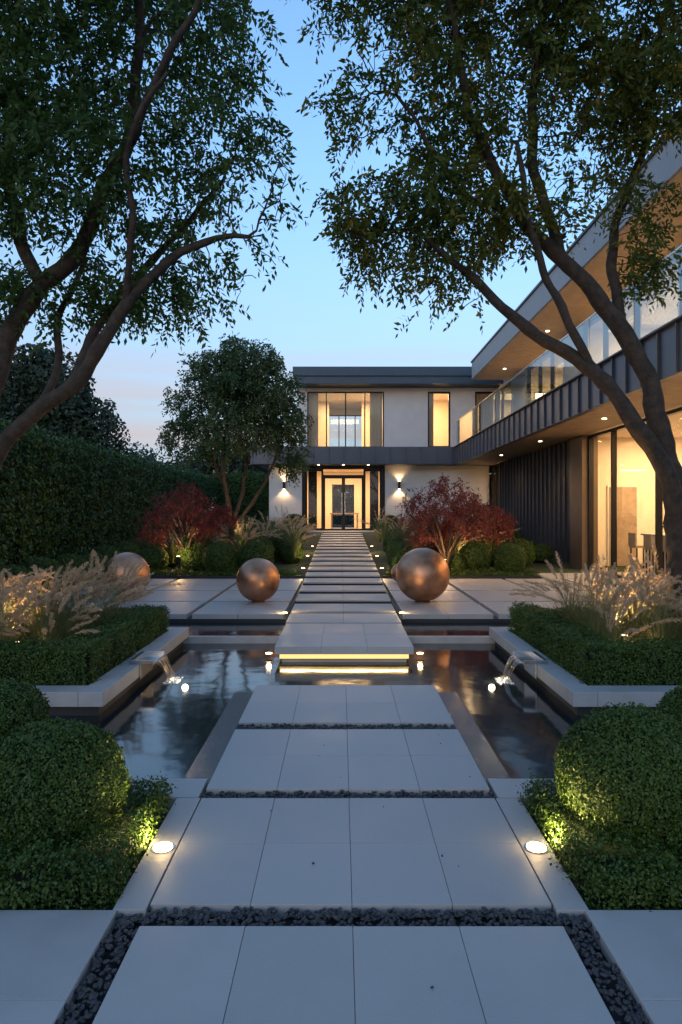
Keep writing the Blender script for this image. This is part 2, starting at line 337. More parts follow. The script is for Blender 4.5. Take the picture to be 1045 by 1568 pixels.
# ---------------- planters
def planter(sx,xi):
    e=empty('garden_planter'); b=MB()
    def bx(a0,a1,*r):
        lo,hi=sorted((sx*a0,sx*a1)); b.box(lo,hi,*r)
    xo=xi+3.2
    bx(xi,xi+.2,5.53,7.1,.02,.14,M_conc); bx(xi,xi+.2,7.104,8.67,.02,.14,M_conc)
    bx(xi+.202,xi+1.5,5.53,5.75,.02,.14,M_conc); bx(xi+1.504,xo,5.53,5.75,.02,.14,M_conc); bx(xi+.202,xo,8.47,8.67,.02,.14,M_conc); bx(xo-.2,xo-.002,5.752,8.468,.02,.14,M_conc)
    bx(xi+.06,xo-.06,5.6,8.6,-.34,.018,M_dark)
    bx(xi+.2,xo-.2,5.75,8.47,.018,.10,M_soil)
    b.build('planter_wall',e,.004)
    lo,hi=sorted((sx*(xi+.22),sx*(xi+.58))); l2,h2=sorted((sx*(xi+.56),sx*(xo-.25)))
    hedgebox('hedge',[(lo,hi,5.78,8.42,.1,.43),(l2,h2,5.78,6.15,.1,.43),(l2,h2,8.1,8.42,.1,.40)],.022,1.7,M_leafB,.022,e)
    for q in (.9,1.9):
        b=MB(); b.disc((sx*(xi+q),6.35,.1),.03,.12,M_frame,12); b.disc((sx*(xi+q),6.35,.221),.024,.004,M_lampS,12); b.build('planter_light',e)
        lamp('POINT','planter_glow',(sx*(xi+q),6.35,.27),3.0,WARM,e,.04)
    return e
planter(-1,1.93); planter(1,1.88)
# grasses
def grasses(name,spots,h=.6,nb=110,npl=15,bw=.006,pr=.022,ph=64,hw=.0024):
    Vb=[];Fb=[];n=0;mi=[]
    for (x,y,z,s) in spots:
        k=int(nb*s)
        a=rng.uniform(0,6.28,k); lean=rng.uniform(.1,1.0,k); hh=h*s*rng.uniform(.6,1.05,k); out=hh*lean
        base=np.stack([x+.07*np.cos(a)*rng.uniform(0,1,k),y+.07*np.sin(a)*rng.uniform(0,1,k),np.full(k,z)],1)
        d=np.stack([np.cos(a),np.sin(a),np.zeros(k)],1); sd=np.stack([-np.sin(a),np.cos(a),np.zeros(k)],1)
        prev=None
        for t in np.linspace(0,1,6):
            c=base+d*(out*t**1.8)[:,None]; c[:,2]+=hh*(t*1.15-.5*lean*t**2.5)
            ww=bw*(1-t*.9); q=np.stack([c-sd*ww/2,c+sd*ww/2],1)
            if prev is not None:
                V=np.concatenate([prev,q[:,::-1]],1).reshape(-1,3); Vb.append(V); f=np.arange(len(V)).reshape(-1,4)+n; Fb.append(f); n+=len(V); mi+=[0]*len(f)
            prev=q
        for _ in range(int(npl*s)):
            a=random.gauss(0,.9) if random.random()<.4 else random.uniform(0,6.28); lean=random.uniform(.15,.95); hh=h*s*random.uniform(.75,1.25)
            ts=np.linspace(0,1,9); cx=x+math.cos(a)*hh*lean*ts**1.8; cy=y+math.sin(a)*hh*lean*ts**1.8; cz=z+hh*(ts*1.12-.48*lean*ts**2.8)
            C=np.stack([cx,cy,cz],1)
            sd=np.array([-math.sin(a),math.cos(a),0])*.0015
            for i in range(8):
                V=np.array([C[i]-sd,C[i]+sd,C[i+1]+sd,C[i+1]-sd]); Vb.append(V); Fb.append(np.arange(4)[None]+n); n+=4; mi.append(0)
            m=ph; t0=random.uniform(.64,.74); tt=rng.uniform(t0,1,m); base=np.stack([np.interp(tt,ts,C[:,q]) for q in range(3)],1)
            ax=nz(C[-1]-C[-3]); prof=np.sin(np.clip((tt-t0)/(1-t0)*.9+.1,0,1)*math.pi)**.6
            r=nz(rng.normal(0,1,(m,3))); dd=nz(r+ax*1.6)*(.010+pr*prof)[:,None]*s
            wv=nz(np.cross(dd,rng.normal(0,1,(m,3))))*hw
            V=np.stack([base-wv,base+wv,base+dd+wv*.4,base+dd-wv*.4],1).reshape(-1,3); Vb.append(V); Fb.append(np.arange(4*m).reshape(-1,4)+n); n+=4*m; mi+=[1]*m
    return np_mesh(name,np.vstack(Vb),np.vstack(Fb),[M_grass,M_plume],midx=mi)
for sx,xi in ((-1,2.6),(1,2.55)):
    sp_=[]
    for i in range(6):
        for j in range(4):
            sp_.append((sx*(xi+.12+i*.42+random.uniform(-.12,.12)),6.4+j*.46+random.uniform(-.12,.12),.1,random.uniform(.8,1.2)))
    grasses('fountain_grass',sp_,.80,190,20,pr=.040,ph=130,bw=.007,hw=.003)
M_fall=fallmat()
for sx,xi in ((-1,1.93),(1,1.88)):
    e=empty('water_spout'); b=MB()
    def bx(a0,a1,*r):
        lo,hi=sorted((sx*a0,sx*a1)); b.box(lo,hi,*r)
    bx(xi-.13,xi+.10,6.55,6.95,.142,.150,M_steel); bx(xi-.13,xi+.10,6.54,6.549,.142,.18,M_steel); bx(xi-.13,xi+.10,6.951,6.96,.142,.18,M_steel); bx(xi+.06,xi+.10,6.55,6.95,.151,.18,M_steel)
    bx(xi-.012,xi-.002,6.54,6.96,.0,.141,M_steel)
    b.build('spout_channel',e,.002)
    V=[];F=[]
    for i in range(9):
        t=i/8; x=sx*(xi-.13-.13*t); z=.152-.222*t*t
        for j in range(13):
            yy=6.56+.38*j/12; yy=6.75+(yy-6.75)*(1-.35*t); V.append((x+.004*math.sin(j*2.1+i),yy,z))
    F=[(i*13+j,i*13+j+1,(i+1)*13+j+1,(i+1)*13+j) for i in range(8) for j in range(12)]
    np_mesh('falling_water',V,F,[M_fall],e,True)
    lo,hi=sorted((sx*(xi-.34),sx*(xi-.20)))
    pebbles('foam',[(lo,hi,6.62,6.88)],.016,1.1,-.068,m=M_foam,parent=e)
    b=MB()
    for q in range(7): b.disc((sx*(xi-.27+random.uniform(-.06,.05)),6.75+random.uniform(-.12,.10),-.0655),random.uniform(.005,.012),.002,M_pl,10)
    b.build('pond_light_fixture',e)
    lamp('POINT','pond_light',(sx*(xi-.40),6.70,-.02),1.6,(1,.8,.5),e,.03)
def glight(x,y,z,r=.05,e=2.2):
    E=empty('recessed_ground_light'); b=MB(); b.disc((x,y,z+.001),r*1.25,.004,M_steel); b.disc((x,y,z+.0055),r,.003,M_lamp); b.build('fixture',E)
    lamp('POINT','glow',(x,y,z+.06),e,(1,.66,.27),E,.03); return E
E=glight(-.848,3.25,0,.045,.9); lamp('SPOT','spill',(-.86,3.25,.03),30,(1,.72,.28),E,.03,(-1.3,3.4,.22),130,1)
E=glight(.93,3.25,0,.045,.9); lamp('SPOT','spill',(.94,3.25,.03),34,(1,.72,.28),E,.03,(1.36,3.4,.28),130,1)
for (x,y,z,e) in [(-.82,10.0,.10,4),(.89,10.0,.10,4),(-.83,7.85,-.05,2),(.91,7.85,-.05,2),(-.86,15.5,.3,8),(.93,15.5,.3,8),(-.88,21,.52,12),(.95,21,.52,12),(-.88,18,.42,9),(.95,18,.42,9)]:
    glight(x,y,z+.02,.035,e)
def sphere(x,y,z,r):
    E=empty('copper_sphere')
    bpy.ops.mesh.primitive_uv_sphere_add(segments=96,ring_count=64,radius=r,location=(x,y,z+r+.012)); o=bpy.context.object; o.name='sphere_shell'
    o.data.materials.append(M_copper); bpy.ops.object.shade_smooth(); o.rotation_euler=(.7,.4,x); o.parent=E
    b=MB(); b.disc((x,y,z),r*.3,.02,M_bronze,32); b.build('base_ring',E,.003)
sphere(-1.36,11.2,.12,.355); sphere(1.34,11.2,.12,.44); sphere(-3.65,11.63,.12,.39); sphere(1.24,14.2,.12,.2)
# ---------------- near topiary
hedgebox('boxwood_hedge',[(-3.2,-.965,2.80,3.80,-.05,.10)],.018,1.7,M_leafB,.030)
hedgebox('boxwood_hedge',[(1.045,3.3,2.80,3.80,-.05,.10)],.018,1.7,M_leafB,.030)
ball('boxwood_ball',(-1.42,3.38,.22),.33,.017,2.2,maxn=50000); ball('boxwood_ball',(-1.98,3.95,.36),.26,.018,2)
ball('boxwood_ball',(1.43,3.38,.29),.33,.017,2.2,maxn=50000); ball('boxwood_ball',(1.98,3.75,.40),.24,.018,2)
ball('boxwood_ball',(-2.1,3.1,.2),.3,.018,2); ball('boxwood_ball',(2.15,3.1,.22),.3,.018,2)
hedgebox('tall_hedge',[(-8.2,-6.6,3,34,gz(3),3.3),(-6.5,-3.2,34.5,35.5,.6,3.5)],.085,1.5,M_leafH,.10)
for i in range(10):
    y=10.4+i*1.15; ball('boxwood_ball',(-5.55+random.uniform(-.1,.1),y,gz(y)+.28),.38+random.uniform(-.04,.06),.035,2)
b=MB(); b.box(-4.7,-.86,15.25,15.32,.0,.17,M_dark); b.box(.93,4.5,15.25,15.32,.0,.17,M_dark); b.build('bed_edging')
def bed(x0,x1,y0,y1,n,seed):
    r=random.Random(seed); placed=[]
    for t in range(n*12):
        if len(placed)>=n: break
        x=r.uniform(x0,x1); y=y0+(y1-y0)*r.random()**1.5; rad=r.uniform(.28,.5)
        if any((x-a)**2+(y-b_)**2<(.85*(rad+c))**2 for a,b_,c in placed): continue
        placed.append((x,y,rad)); ball('boxwood_ball',(x,y,gz(y)+rad*.85),rad,.04,1.8,M_leafB if r.random()<.7 else M_leafH,sq=(1,1,.92))
bed(-4.5,-1.3,16.7,26,22,3); bed(1.4,5.6,16.7,26,22,4)
rr_=random.Random(5)
for x0,x1 in ((-4.4,-1.1),(1.45,4.5)):
    x=x0
    while x<x1:
        q=rr_.uniform(.24,.40)
        if abs(x-2.25)>.3 and abs(x+3.8)>.3: ball('boxwood_ball',(x,15.85+rr_.uniform(-.1,.2),.16+q*.95),q,.035,1.8,sq=(1,1,.95))
        x+=q*rr_.uniform(1.9,2.3)
hedgebox('boxwood_hedge',[(-4.6,-1.0,15.35,15.65,.1,.24),(1.05,4.4,15.35,15.65,.1,.24)],.035,1.6,M_leafB,.045)
ball('boxwood_ball',(5.2,19.4,.4),.38,.035,2); ball('boxwood_ball',(5.6,20.5,.4),.35,.035,2); ball('boxwood_ball',(4.7,19.9,.4),.4,.035,2)
sp_=[]
for i in range(50):
    x=random.choice([-1,1])*random.uniform(1.2,4.2); y=random.uniform(16,22); sp_.append((x,y,gz(y)+.2,random.uniform(1,1.6)))
grasses('ornamental_grass',sp_,.62,70,9,bw=.016,pr=.04,ph=40,hw=.005)
# ---------------- trees
def catmull(st,step):
    A=np.array(st,float); A=np.vstack([2*A[0]-A[1],A,2*A[-1]-A[-2]]); out=[]
    for i in range(1,len(A)-2):
        p0,p1,p2,p3=A[i-1],A[i],A[i+1],A[i+2]; n=max(1,int(np.linalg.norm((p2-p1)[:3])/step))
        for t in np.arange(n)/n: out.append(.5*((2*p1)+(-p0+p2)*t+(2*p0-5*p1+4*p2-p3)*t*t+(-p0+3*p1-3*p2+p3)*t**3))
    out.append(A[-2]); return np.array(out)
def tree(name,stems,blobs,nattr,step,kill,infl,lmat,nspray,ll,lw,rl,tip=.006,droop=.6,seed=1,maxit=70,nl=9,thin=4.0,rs=1.0,wob=.03,vp=.8,dens=(.8,.5,.3)):
    r=np.random.default_rng(seed); E=empty(name)
    pos=[];par=[];rad=[]
    for st in stems:
        Q=catmull(st,step); u=np.arange(len(Q))*step
        env=np.minimum(1,np.arange(len(Q))/6)
        for ax in range(3):
            Q[:,ax]+=wob*env*(np.sin(u*5.1+r.uniform(0,6))*.6+np.sin(u*11+r.uniform(0,6))*.35)
        prev=None
        for c in Q:
            if prev is None and pos:
                D=np.linalg.norm(np.array(pos)-c[:3],axis=1); j=int(D.argmin())
                if D[j]<step*2.5: prev=j; continue
            pos.append(c[:3].copy());par.append(-1 if prev is None else prev);rad.append(c[3]*rs*(1+.06*r.normal()));prev=len(pos)-1
    nst=len(pos)
    vol=np.array([b[3]**3 for b in blobs]); pr=vol**vp/np.sum(vol**vp); A=[]
    for i in r.choice(len(blobs),nattr,p=pr):
        b=blobs[i]; d=nz(r.normal(0,1,3)); A.append(np.array(b[:3])+d*b[3]*r.random()**.45*np.array([1,1,.85]))
    A=np.array(A); P=np.array(pos)
    alive=np.ones(len(A),bool); D=np.linalg.norm(A[:,None]-P[None],axis=2); near=D.argmin(1); nd=D.min(1)
    for it in range(maxit):
        act=alive&(nd<infl*(1 if it>3 else 3))
        if not act.any(): break
        new={}
        for a in np.nonzero(act)[0]: new.setdefault(near[a],[]).append(a)
        st=len(pos)
        for k_,al in new.items():
            d=nz(A[al]-pos[k_]).sum(0); d=nz(nz(d)+r.normal(0,.28,3)); c=pos[k_]+d*step
            pos.append(c);par.append(k_);rad.append(0)
        Np=np.array(pos[st:]); D=np.linalg.norm(A[:,None]-Np[None],axis=2); j=D.argmin(1); m=D[np.arange(len(A)),j]
        up=m<nd; near[up]=st+j[up]; nd[up]=m[up]; alive&=nd>kill
        if len(pos)>9000: break
    P=np.array(pos); n=len(P); par=np.array(par); R=np.array(rad); pw=np.zeros(n); main=np.full(n,-1); best=np.zeros(n)
    ex=2.4
    for i in range(n-1,-1,-1):
        rr=max((pw[i])**(1/ex) if pw[i]>0 else tip,tip)
        if i>=nst: R[i]=min(rr,.045)
        if par[i]>=0:
            pw[par[i]]+=R[i]**ex if i>=nst else 0
            if R[i]>best[par[i]]: best[par[i]]=R[i]; main[par[i]]=i
    dr=np.zeros((n,3))
    for i in range(n): dr[i]=nz(P[i]-P[par[i]]) if par[i]>=0 else (0,0,1)
    S=8; ang=np.linspace(0,2*math.pi,S,endpoint=False); ca,sa=np.cos(ang)[:,None],np.sin(ang)[:,None]
    def ring(c,d,rr):
        u=nz(np.cross(d,np.array([.25,1,.1]))); v=np.cross(d,u); return c+(u*ca+v*sa)*rr
    Vt=[];Ft=[];nv=0; rid={}
    for i in range(n):
        if par[i]<0: rid[i]=nv; Vt.append(ring(P[i],dr[i],R[i]*1.15)); nv+=S; continue
        pi=par[i]
        if main[pi]==i and pi in rid: s0=rid[pi]
        else: s0=nv; Vt.append(ring(P[pi],dr[i],min(R[pi],R[i]*1.2))); nv+=S
        rid[i]=nv; Vt.append(ring(P[i],dr[i],R[i])); s1=nv; nv+=S
        for k_ in range(S): Ft.append((s0+k_,s0+(k_+1)%S,s1+(k_+1)%S,s1+k_))
    np_mesh('trunk_and_branches',np.vstack(Vt),Ft,[M_bark],E,True)
    tw=np.nonzero((R<tip*thin)&(np.arange(n)>=nst))[0]
    B=np.repeat(P[tw],nspray,0)+r.normal(0,step*.4,(len(tw)*nspray,3)); Dv=np.repeat(dr[tw],nspray,0)
    keep=r.random(len(B))<np.clip(dens[0]+dens[1]*pn(B,2.6,seed),dens[2],1); B=B[keep];Dv=Dv[keep]
    m=len(B); d=nz(Dv*.6+r.normal(0,.7,(m,3))+np.array([0,0,-.1])); side=nz(np.cross(d,r.normal(0,1,(m,3))))
    Vl=[]
    for j in range(nl):
        t=(j+1)/nl; c=B+d*(rl*t); c[:,2]-=droop*rl*t*t
        sgn=1 if j%2 else -1
        ld=nz(d*.5+side*sgn*(0 if j==nl-1 else 1)+np.array([0,0,-.45])+r.normal(0,.25,(m,3)))
        wv=nz(np.cross(ld,r.normal(0,1,(m,3)))); s=r.uniform(.7,1.2,(m,1))
        Vl.append(np.stack([c,c+ld*ll*.45*s+wv*lw*.5*s,c+ld*ll*s,c+ld*ll*.45*s-wv*lw*.5*s],1).reshape(-1,3))
    V=np.vstack(Vl); np_mesh('foliage',V,np.arange(len(V)).reshape(-1,4),[lmat],E)
    print(name,'nodes',n,'leaves',len(V)//4)
    return E
LS=[[(-3.85,6.9,-.1,.2),(-3.8,6.9,.9,.16),(-3.7,6.9,2.0,.14),(-3.5,6.95,3.1,.125),(-3.3,7,3.6,.115),(-3.05,7,3.9,.11),(-2.7,7,4.3,.1),(-2.42,7,4.9,.085),(-2.16,7.1,5.7,.07),(-2.08,7,6.8,.055),(-2.2,6.9,8,.03)],
 [(-3.8,6.9,.9,.14),(-3.62,6.8,1.75,.115),(-3.4,6.8,2.2,.10),(-3.05,6.8,2.58,.095),(-2.65,6.8,2.9,.09),(-2.35,6.8,3.3,.08),(-2.14,6.8,3.66,.07),(-1.72,6.85,4.15,.055),(-1.25,6.9,4.36,.04),(-.95,6.9,4.35,.025)],
 [(-3.05,7,3.9,.08),(-3.35,7.1,4.5,.075),(-3.5,7.2,5.4,.065),(-3.38,7.3,6.4,.05),(-3.1,7.3,7.4,.03)],
 [(-2.65,6.8,2.9,.06),(-2.6,7.2,3.5,.055),(-2.25,7.4,4.1,.05),(-1.85,7.5,4.6,.04),(-1.3,7.6,5.3,.025)],
 [(-2.42,7,4.9,.05),(-1.9,6.6,5.5,.045),(-1.45,6.4,6.2,.035),(-1.1,6.3,6.9,.02)],
 [(-2.14,6.8,3.66,.045),(-2.0,6.5,4.3,.04),(-1.95,6.3,5.0,.03),(-1.6,6.2,5.6,.02)],
 [(-3.05,6.8,2.58,.05),(-2.95,7.1,3.1,.045),(-3.0,7.3,3.7,.04),(-2.8,7.5,4.4,.03)]]
LB=[(-3.1,7,6.2,1.1),(-2.15,7.2,6.4,.9),(-1.3,7,6.3,.6),(-1.0,7,5.6,.5),(-.80,6.8,4.85,.5),(-1.8,7.3,5.2,.75),(-2.7,6.8,5.0,.8),(-.95,7,4.25,.4),(-1.4,7.2,3.8,.4),(-2.5,7.4,4.0,.5),(-1.9,7.2,3.85,.4),(-3.35,7,3.75,.45),(-2,7,7.6,1.3),(-3.8,7,7.5,1.4),(-4.8,7,5.2,1.1),(-2.0,7.3,4.5,.5)]
tree('deciduous_tree',LS,LB,2200,.11,.15,1.0,M_leafL,5,.080,.033,.18,tip=.0045,seed=5,rs=.86,vp=.62,dens=(.70,.85,.08))
RS=[[(3.75,7.3,.0,.22),(3.66,7.3,.8,.18),(3.6,7.3,1.5,.16),(3.41,7.3,2.54,.14),(3.2,7.3,3.17,.125),(2.89,7.3,3.73,.115),(2.36,7.3,4.29,.10),(1.94,7.3,4.77,.085),(1.52,7.2,5.4,.065),(1.2,7.1,6.4,.045),(1.1,7,7.4,.025)],
 [(3.6,7.3,1.3,.13),(3.42,7.15,1.95,.12),(3.06,7.1,2.54,.105),(2.64,7.1,3.03,.095),(2.15,7.1,3.38,.08),(1.66,7.1,3.73,.065),(1.24,7.1,4.15,.05),(.83,7.1,4.5,.03)],
 [(2.36,7.3,4.29,.08),(2.2,7.4,4.98,.072),(2.05,7.4,5.68,.065),(2.15,7.4,6.66,.055),(2.2,7.4,7.8,.03)],
 [(2.64,7.1,3.03,.06),(2.36,7,3.5,.055),(2.1,7,4.0,.05),(1.9,6.9,4.6,.04),(1.75,6.8,5.3,.03)],
 [(3.2,7.3,3.17,.08),(2.98,7.5,4.1,.07),(3.1,7.6,4.9,.06),(3.4,7.6,5.8,.05),(3.5,7.5,7,.03)],
 [(1.94,7.3,4.77,.045),(1.35,7.2,4.95,.04),(.9,7.1,5.4,.03),(.6,7,5.9,.02)]]
RB=[(.66,7.2,6.5,.8),(.2,7.2,5.85,.45),(1.2,7.3,5.85,.75),(2.2,7.3,6.1,.85),(3.05,7.3,6.1,.85),(.22,7.2,4.75,.45),(.8,7.2,4.85,.6),(.75,7.1,4.05,.42),(.25,7.2,4.25,.32),(1.6,7.3,4.85,.65),(2.5,7.3,5.1,.6),(3.25,7.4,4.9,.5),(3.4,7.4,4.3,.28),(2,7.2,7.6,1.3),(3.8,7.2,7.2,1.2),(.0,7.2,7.2,.6),(1.2,7.1,3.95,.36)]
tree('deciduous_tree',RS,RB,2300,.11,.15,1.0,M_leafR,5,.080,.033,.18,tip=.0045,seed=9,rs=.80,vp=.62,dens=(.70,.85,.08))
bz=.42
MS=[[(-2.95,18,bz-.2,.11),(-2.9,18,1.3,.1),(-3.1,18,2.3,.075),(-3.5,18,3.4,.05),(-3.7,18,4.5,.03)],[(-2.9,18,1.2,.08),(-2.6,18.1,2.2,.07),(-2.5,18.2,3.4,.05),(-2.6,18,4.6,.03)],[(-2.85,18,1.2,.07),(-2.2,17.8,2.0,.055),(-1.7,17.7,3.0,.04),(-1.5,17.8,3.8,.025)],[(-2.9,18,1.3,.07),(-3.0,17.5,2.6,.055),(-2.9,17.2,3.8,.04),(-2.7,17.3,5,.025)]]
MBl=[(-3.0,18,4.9,1.15),(-2.1,18,4.7,1.1),(-3.9,18,4.4,.85),(-1.6,18,3.9,.75),(-2.8,18,5.6,.7),(-2.2,17.6,5.5,.7),(-3.8,17.8,3.4,.6),(-4.3,18,3.7,.5),(-1.3,18,3.0,.5),(-2.7,17.3,3.8,.9),(-3.7,18,5.4,.5)]
tree('garden_tree',MS,MBl,1400,.17,.2,1.4,M_leafM,9,.085,.048,.2,tip=.006,seed=13,nl=8,rs=.8,dens=(.78,.7,.15))
def maple(x,y,z,s,seed):
    st=[]
    for i in range(6):
        a=i*1.05+seed; c,s_=math.cos(a),math.sin(a)
        st.append([(x,y,z,.05),(x+c*.12*s,y+s_*.12*s,z+.35*s,.035),(x+c*.4*s,y+s_*.4*s,z+.75*s,.025),(x+c*.75*s,y+s_*.75*s,z+1.1*s,.012)])
    bl=[(x,y,z+1.4*s,.5*s)]+[(x+math.cos(a)*.68*s,y+math.sin(a)*.68*s,z+(1.0+.2*math.sin(a*3))*s,.42*s) for a in np.linspace(0,6.28,8)[:-1]]
    tree('japanese_maple',st,bl,700,.08,.1,.8,M_red,5,.052,.025,.09,tip=.003,seed=seed,nl=7,droop=.8,rs=.8,wob=.015,dens=(.6,.8,.08))
    E=empty('garden_uplight'); b=MB(); b.disc((x-.1,y-.45,z+.05),.05,.20,M_frame,16); b.disc((x-.1,y-.45,z+.251),.038,.004,M_lampS,16); b.build('fixture',E); lamp('POINT','uplight',(x-.1,y-.45,z+.36),26,(1,.55,.2),E,.05)
maple(2.38,15.5,.30,1.22,21); maple(-3.75,16.6,.3,1.15,22)
maple(3.2,17.1,.2,1.1,23)
def bgtree(blobs,leaf,n,trunks):
    Vs=[];Fs=[];n0=0
    tot=sum(b[3]**2 for b in blobs)
    for b in blobs:
        k=int(n*b[3]**2/tot); d=nz(rng.normal(0,1,(k,3))); rr=b[3]*(rng.random(k)**.3)*(1+.22*pn(d,4,int(b[0]*7)%50)); P=np.array(b[:3])+d*rr[:,None]
        V,F=leafquads(P,d,leaf,leaf*.6,1.5); Vs.append(V);Fs.append(F+n0);n0+=len(V)
    t=MB()
    for (x,y) in trunks: t.disc((x,y,0),.22,5,M_bark,10)
    V=np.vstack(Vs);F=np.vstack(Fs); tf=[f for f in t.F if len(f)==4]; cf=np.array(tf)+len(V)
    np_mesh('background_trees',np.vstack([V,np.array(t.V)]),np.vstack([F,cf]),[M_leafD,M_bark],midx=[0]*len(F)+[1]*len(cf))
bb=[(-16,38,8,2.4),(-18.5,38,7.5,2.6),(-14,38,6,2.0),(-13.4,39,4.0,1.6),(-20,38,5,3),(-22,37,6.5,3),(-16.5,38,5,3),(-17,38,9.6,1.5),(-14.9,38,7.6,1.2)]
bb+=[(-10.2,46,3.6,2.0),(-8,47,4.6,2.2),(-5.5,47,4.4,2.3),(-12.5,47,3.0,2),(-3,48,3.5,2.2),(0,50,2.5,2.6),(3,50,2.8,2.6),(6,50,3,3),(-15,50,3.4,3)]
bgtree(bb,.26,90000,[(-16,38),(-19,38),(-10,46),(-6,47),(3,50)])
# ---------------- HOUSE
H=empty('modern_house')
b=MB()
b.box(-2.95,-1.6,28,28.3,.6,3.5,M_render); b.box(1.8,6.08,28,28.3,.6,3.5,M_render)
b.box(-2.95,-2.65,28.301,34,.6,3.5,M_render); b.box(-2.95,-1.5,34,34.3,.6,3.5,M_render); b.box(1.7,11,34,34.3,.6,3.5,M_render)
b.box(-1.74,-1.39,28,28.3,4.25,6.7,M_render); b.box(1.77,3.56,28,28.3,4.25,6.7,M_render); b.box(4.5,5.5,28,28.3,4.25,6.7,M_render); b.box(6.4,6.52,28,28.3,4.25,6.7,M_render)
b.box(-1.74,-1.5,28.301,34,4.25,6.7,M_render); b.box(-1.5,-.9,33.7,34,4.25,6.7,M_render); b.box(1.5,11,33.7,34,4.25,6.7,M_render); b.box(-.9,1.5,33.7,34,4.25,4.6,M_render); b.box(-.9,1.5,33.7,34,6.4,6.7,M_render)
b.box(6.5,6.7,24.0,26.1,4.2,6.64,M_render); b.box(6.5,6.7,18.5,20,4.2,6.64,M_render); b.box(6.5,6.7,6.9,9,4.2,6.64,M_render)
b.box(6.1,6.4,6.9,9,-.3,3.5,M_render); b.box(6.1,12,6.7,6.9,-.3,6.6,M_render); b.box(11.5,11.8,6.9,34.3,-.3,6.6,M_render)
b.build('walls',H)
b=MB()
b.box(6.1,6.4,17.9,26.4,.0,3.5,M_metal)
y=18.05
while y<26.4: b.box(6.05,6.1,y,y+.035,.0,3.49,M_metal); y+=.42
b.build('cladding_wall',H)
b=MB(); b.box(6.0,6.4,17.0,17.9,.1,3.495,M_bronze); b.build('pier',H,.004)
b=MB()
b.box(-3.67,4.6,27.6,27.95,3.5,4.24,M_band); x=-3.6
while x<4.5: b.box(x,x+.03,27.56,27.6,3.51,4.23,M_band); x+=.62
b.box(-3.67,-3.4,27.951,34,3.5,4.24,M_band)
b.box(4.6,4.75,6.9,27.95,3.5,4.2,M_band); y=7.1
while y<27.5: b.box(4.56,4.6,y,y+.03,3.51,4.19,M_band); y+=.55
b.box(4.53,4.78,6.9,27.54,4.2,4.23,M_metal)
b.build('metal_band',H,.003)
b=MB()
b.box(4.751,11.5,6.9,27.95,3.56,4.05,M_fascia); b.box(-3.399,11.5,27.951,34,3.52,4.245,M_fascia)
b.box(4.751,6.09,6.9,27.95,3.52,3.559,M_wood); b.box(-3.6,4.59,27.3,27.599,3.505,3.53,M_metal)
b.box(-3,6.08,27.99,34,.5,.84,M_intfl); b.box(6.41,11.5,6.9,27.9,-.3,.13,M_intfl); b.box(6.0,6.41,9,17,-.3,.125,M_conc)
b.build('floor_slabs',H)
b=MB()
b.box(-1.85,8,27.2,35,6.72,7.02,M_roof); b.box(-1.92,8,27.12,35,7.02,7.38,M_roof)
b.box(5.0,12,6.7,26.1,6.68,7.3,M_fascia); b.box(5.03,12,6.7,26.07,6.64,6.679,M_wood); b.box(6.45,12,26.101,27.11,6.65,7.25,M_fascia)
b.box(4.96,12,6.7,26.14,7.301,7.36,M_metal)
b.build('roof',H,.004)
fr=MB(); gl=MB()
def win_y(x0,x1,y,z0,z1,nv,ft=.05):
    fr.box(x0,x1,y,y+.1,z0,z0+ft,M_frame); fr.box(x0,x1,y,y+.1,z1-ft,z1,M_frame)
    for i in range(nv+1):
        xx=x0+(x1-x0)*i/nv; xx=min(max(xx-ft/2,x0),x1-ft); fr.box(xx,xx+ft,y+.002,y+.098,z0+ft,z1-ft,M_frame)
    gl.box(x0+.01,x1-.01,y+.045,y+.055,z0+.01,z1-.01,M_glass)
def win_x(x,y0,y1,z0,z1,ysplit,ft=.07):
    fr.box(x,x+.12,y0,y1,z0,z0+ft,M_frame); fr.box(x,x+.12,y0,y1,z1-ft,z1,M_frame)
    for yy in [y0]+ysplit+[y1-ft]: fr.box(x+.002,x+.118,yy,yy+ft,z0+ft,z1-ft,M_frame)
    gl.box(x+.05,x+.06,y0+.01,y1-.01,z0+.01,z1-.01,M_glass)
win_y(-1.39,1.77,28.1,4.25,6.55,4); win_y(3.56,4.5,28.1,4.25,6.55,1,.07); win_y(5.5,6.4,28.1,4.25,6.55,1,.07)
fr.box(-1.39,1.77,28.02,28.3,6.551,6.7,M_render); fr.box(3.56,4.5,28.02,28.3,6.551,6.7,M_render); fr.box(5.5,6.4,28.02,28.3,6.551,6.7,M_render)
win_y(-.9,1.5,33.8,4.6,6.4,3)
fr.box(-1.6,1.8,28,28.3,3.36,3.5,M_frame); fr.box(-1.6,-1.48,27.98,28.25,.84,3.36,M_frame); fr.box(1.68,1.8,27.98,28.25,.84,3.36,M_frame)
win_y(-1.48,-.72,28.05,.84,3.36,1,.09); win_y(.92,1.68,28.05,.84,3.36,1,.09); fr.box(-.72,.92,28.05,28.15,3.05,3.12,M_frame); gl.box(-.72,.92,28.09,28.1,3.12,3.36,M_glass)
win_y(-.72,.1,28.06,.84,3.05,1,.07); win_y(.1,.92,28.06,.84,3.05,1,.07)
for x0,x1 in ((-1.36,-1.0),(1.2,1.56)): fr.box(x0,x1,28.4,28.44,.86,3.4,M_panel)
fr.box(.02,.06,28.0,28.04,1.5,2.4,M_steel); fr.box(.14,.18,28.0,28.04,1.5,2.4,M_steel)
win_y(-1.5,1.7,34.05,.84,3.3,4)
win_x(6.15,9,17,.13,3.5,[10.9,13.3,15.5]); win_x(6.15,26.4,27.95,.3,3.5,[27.1])
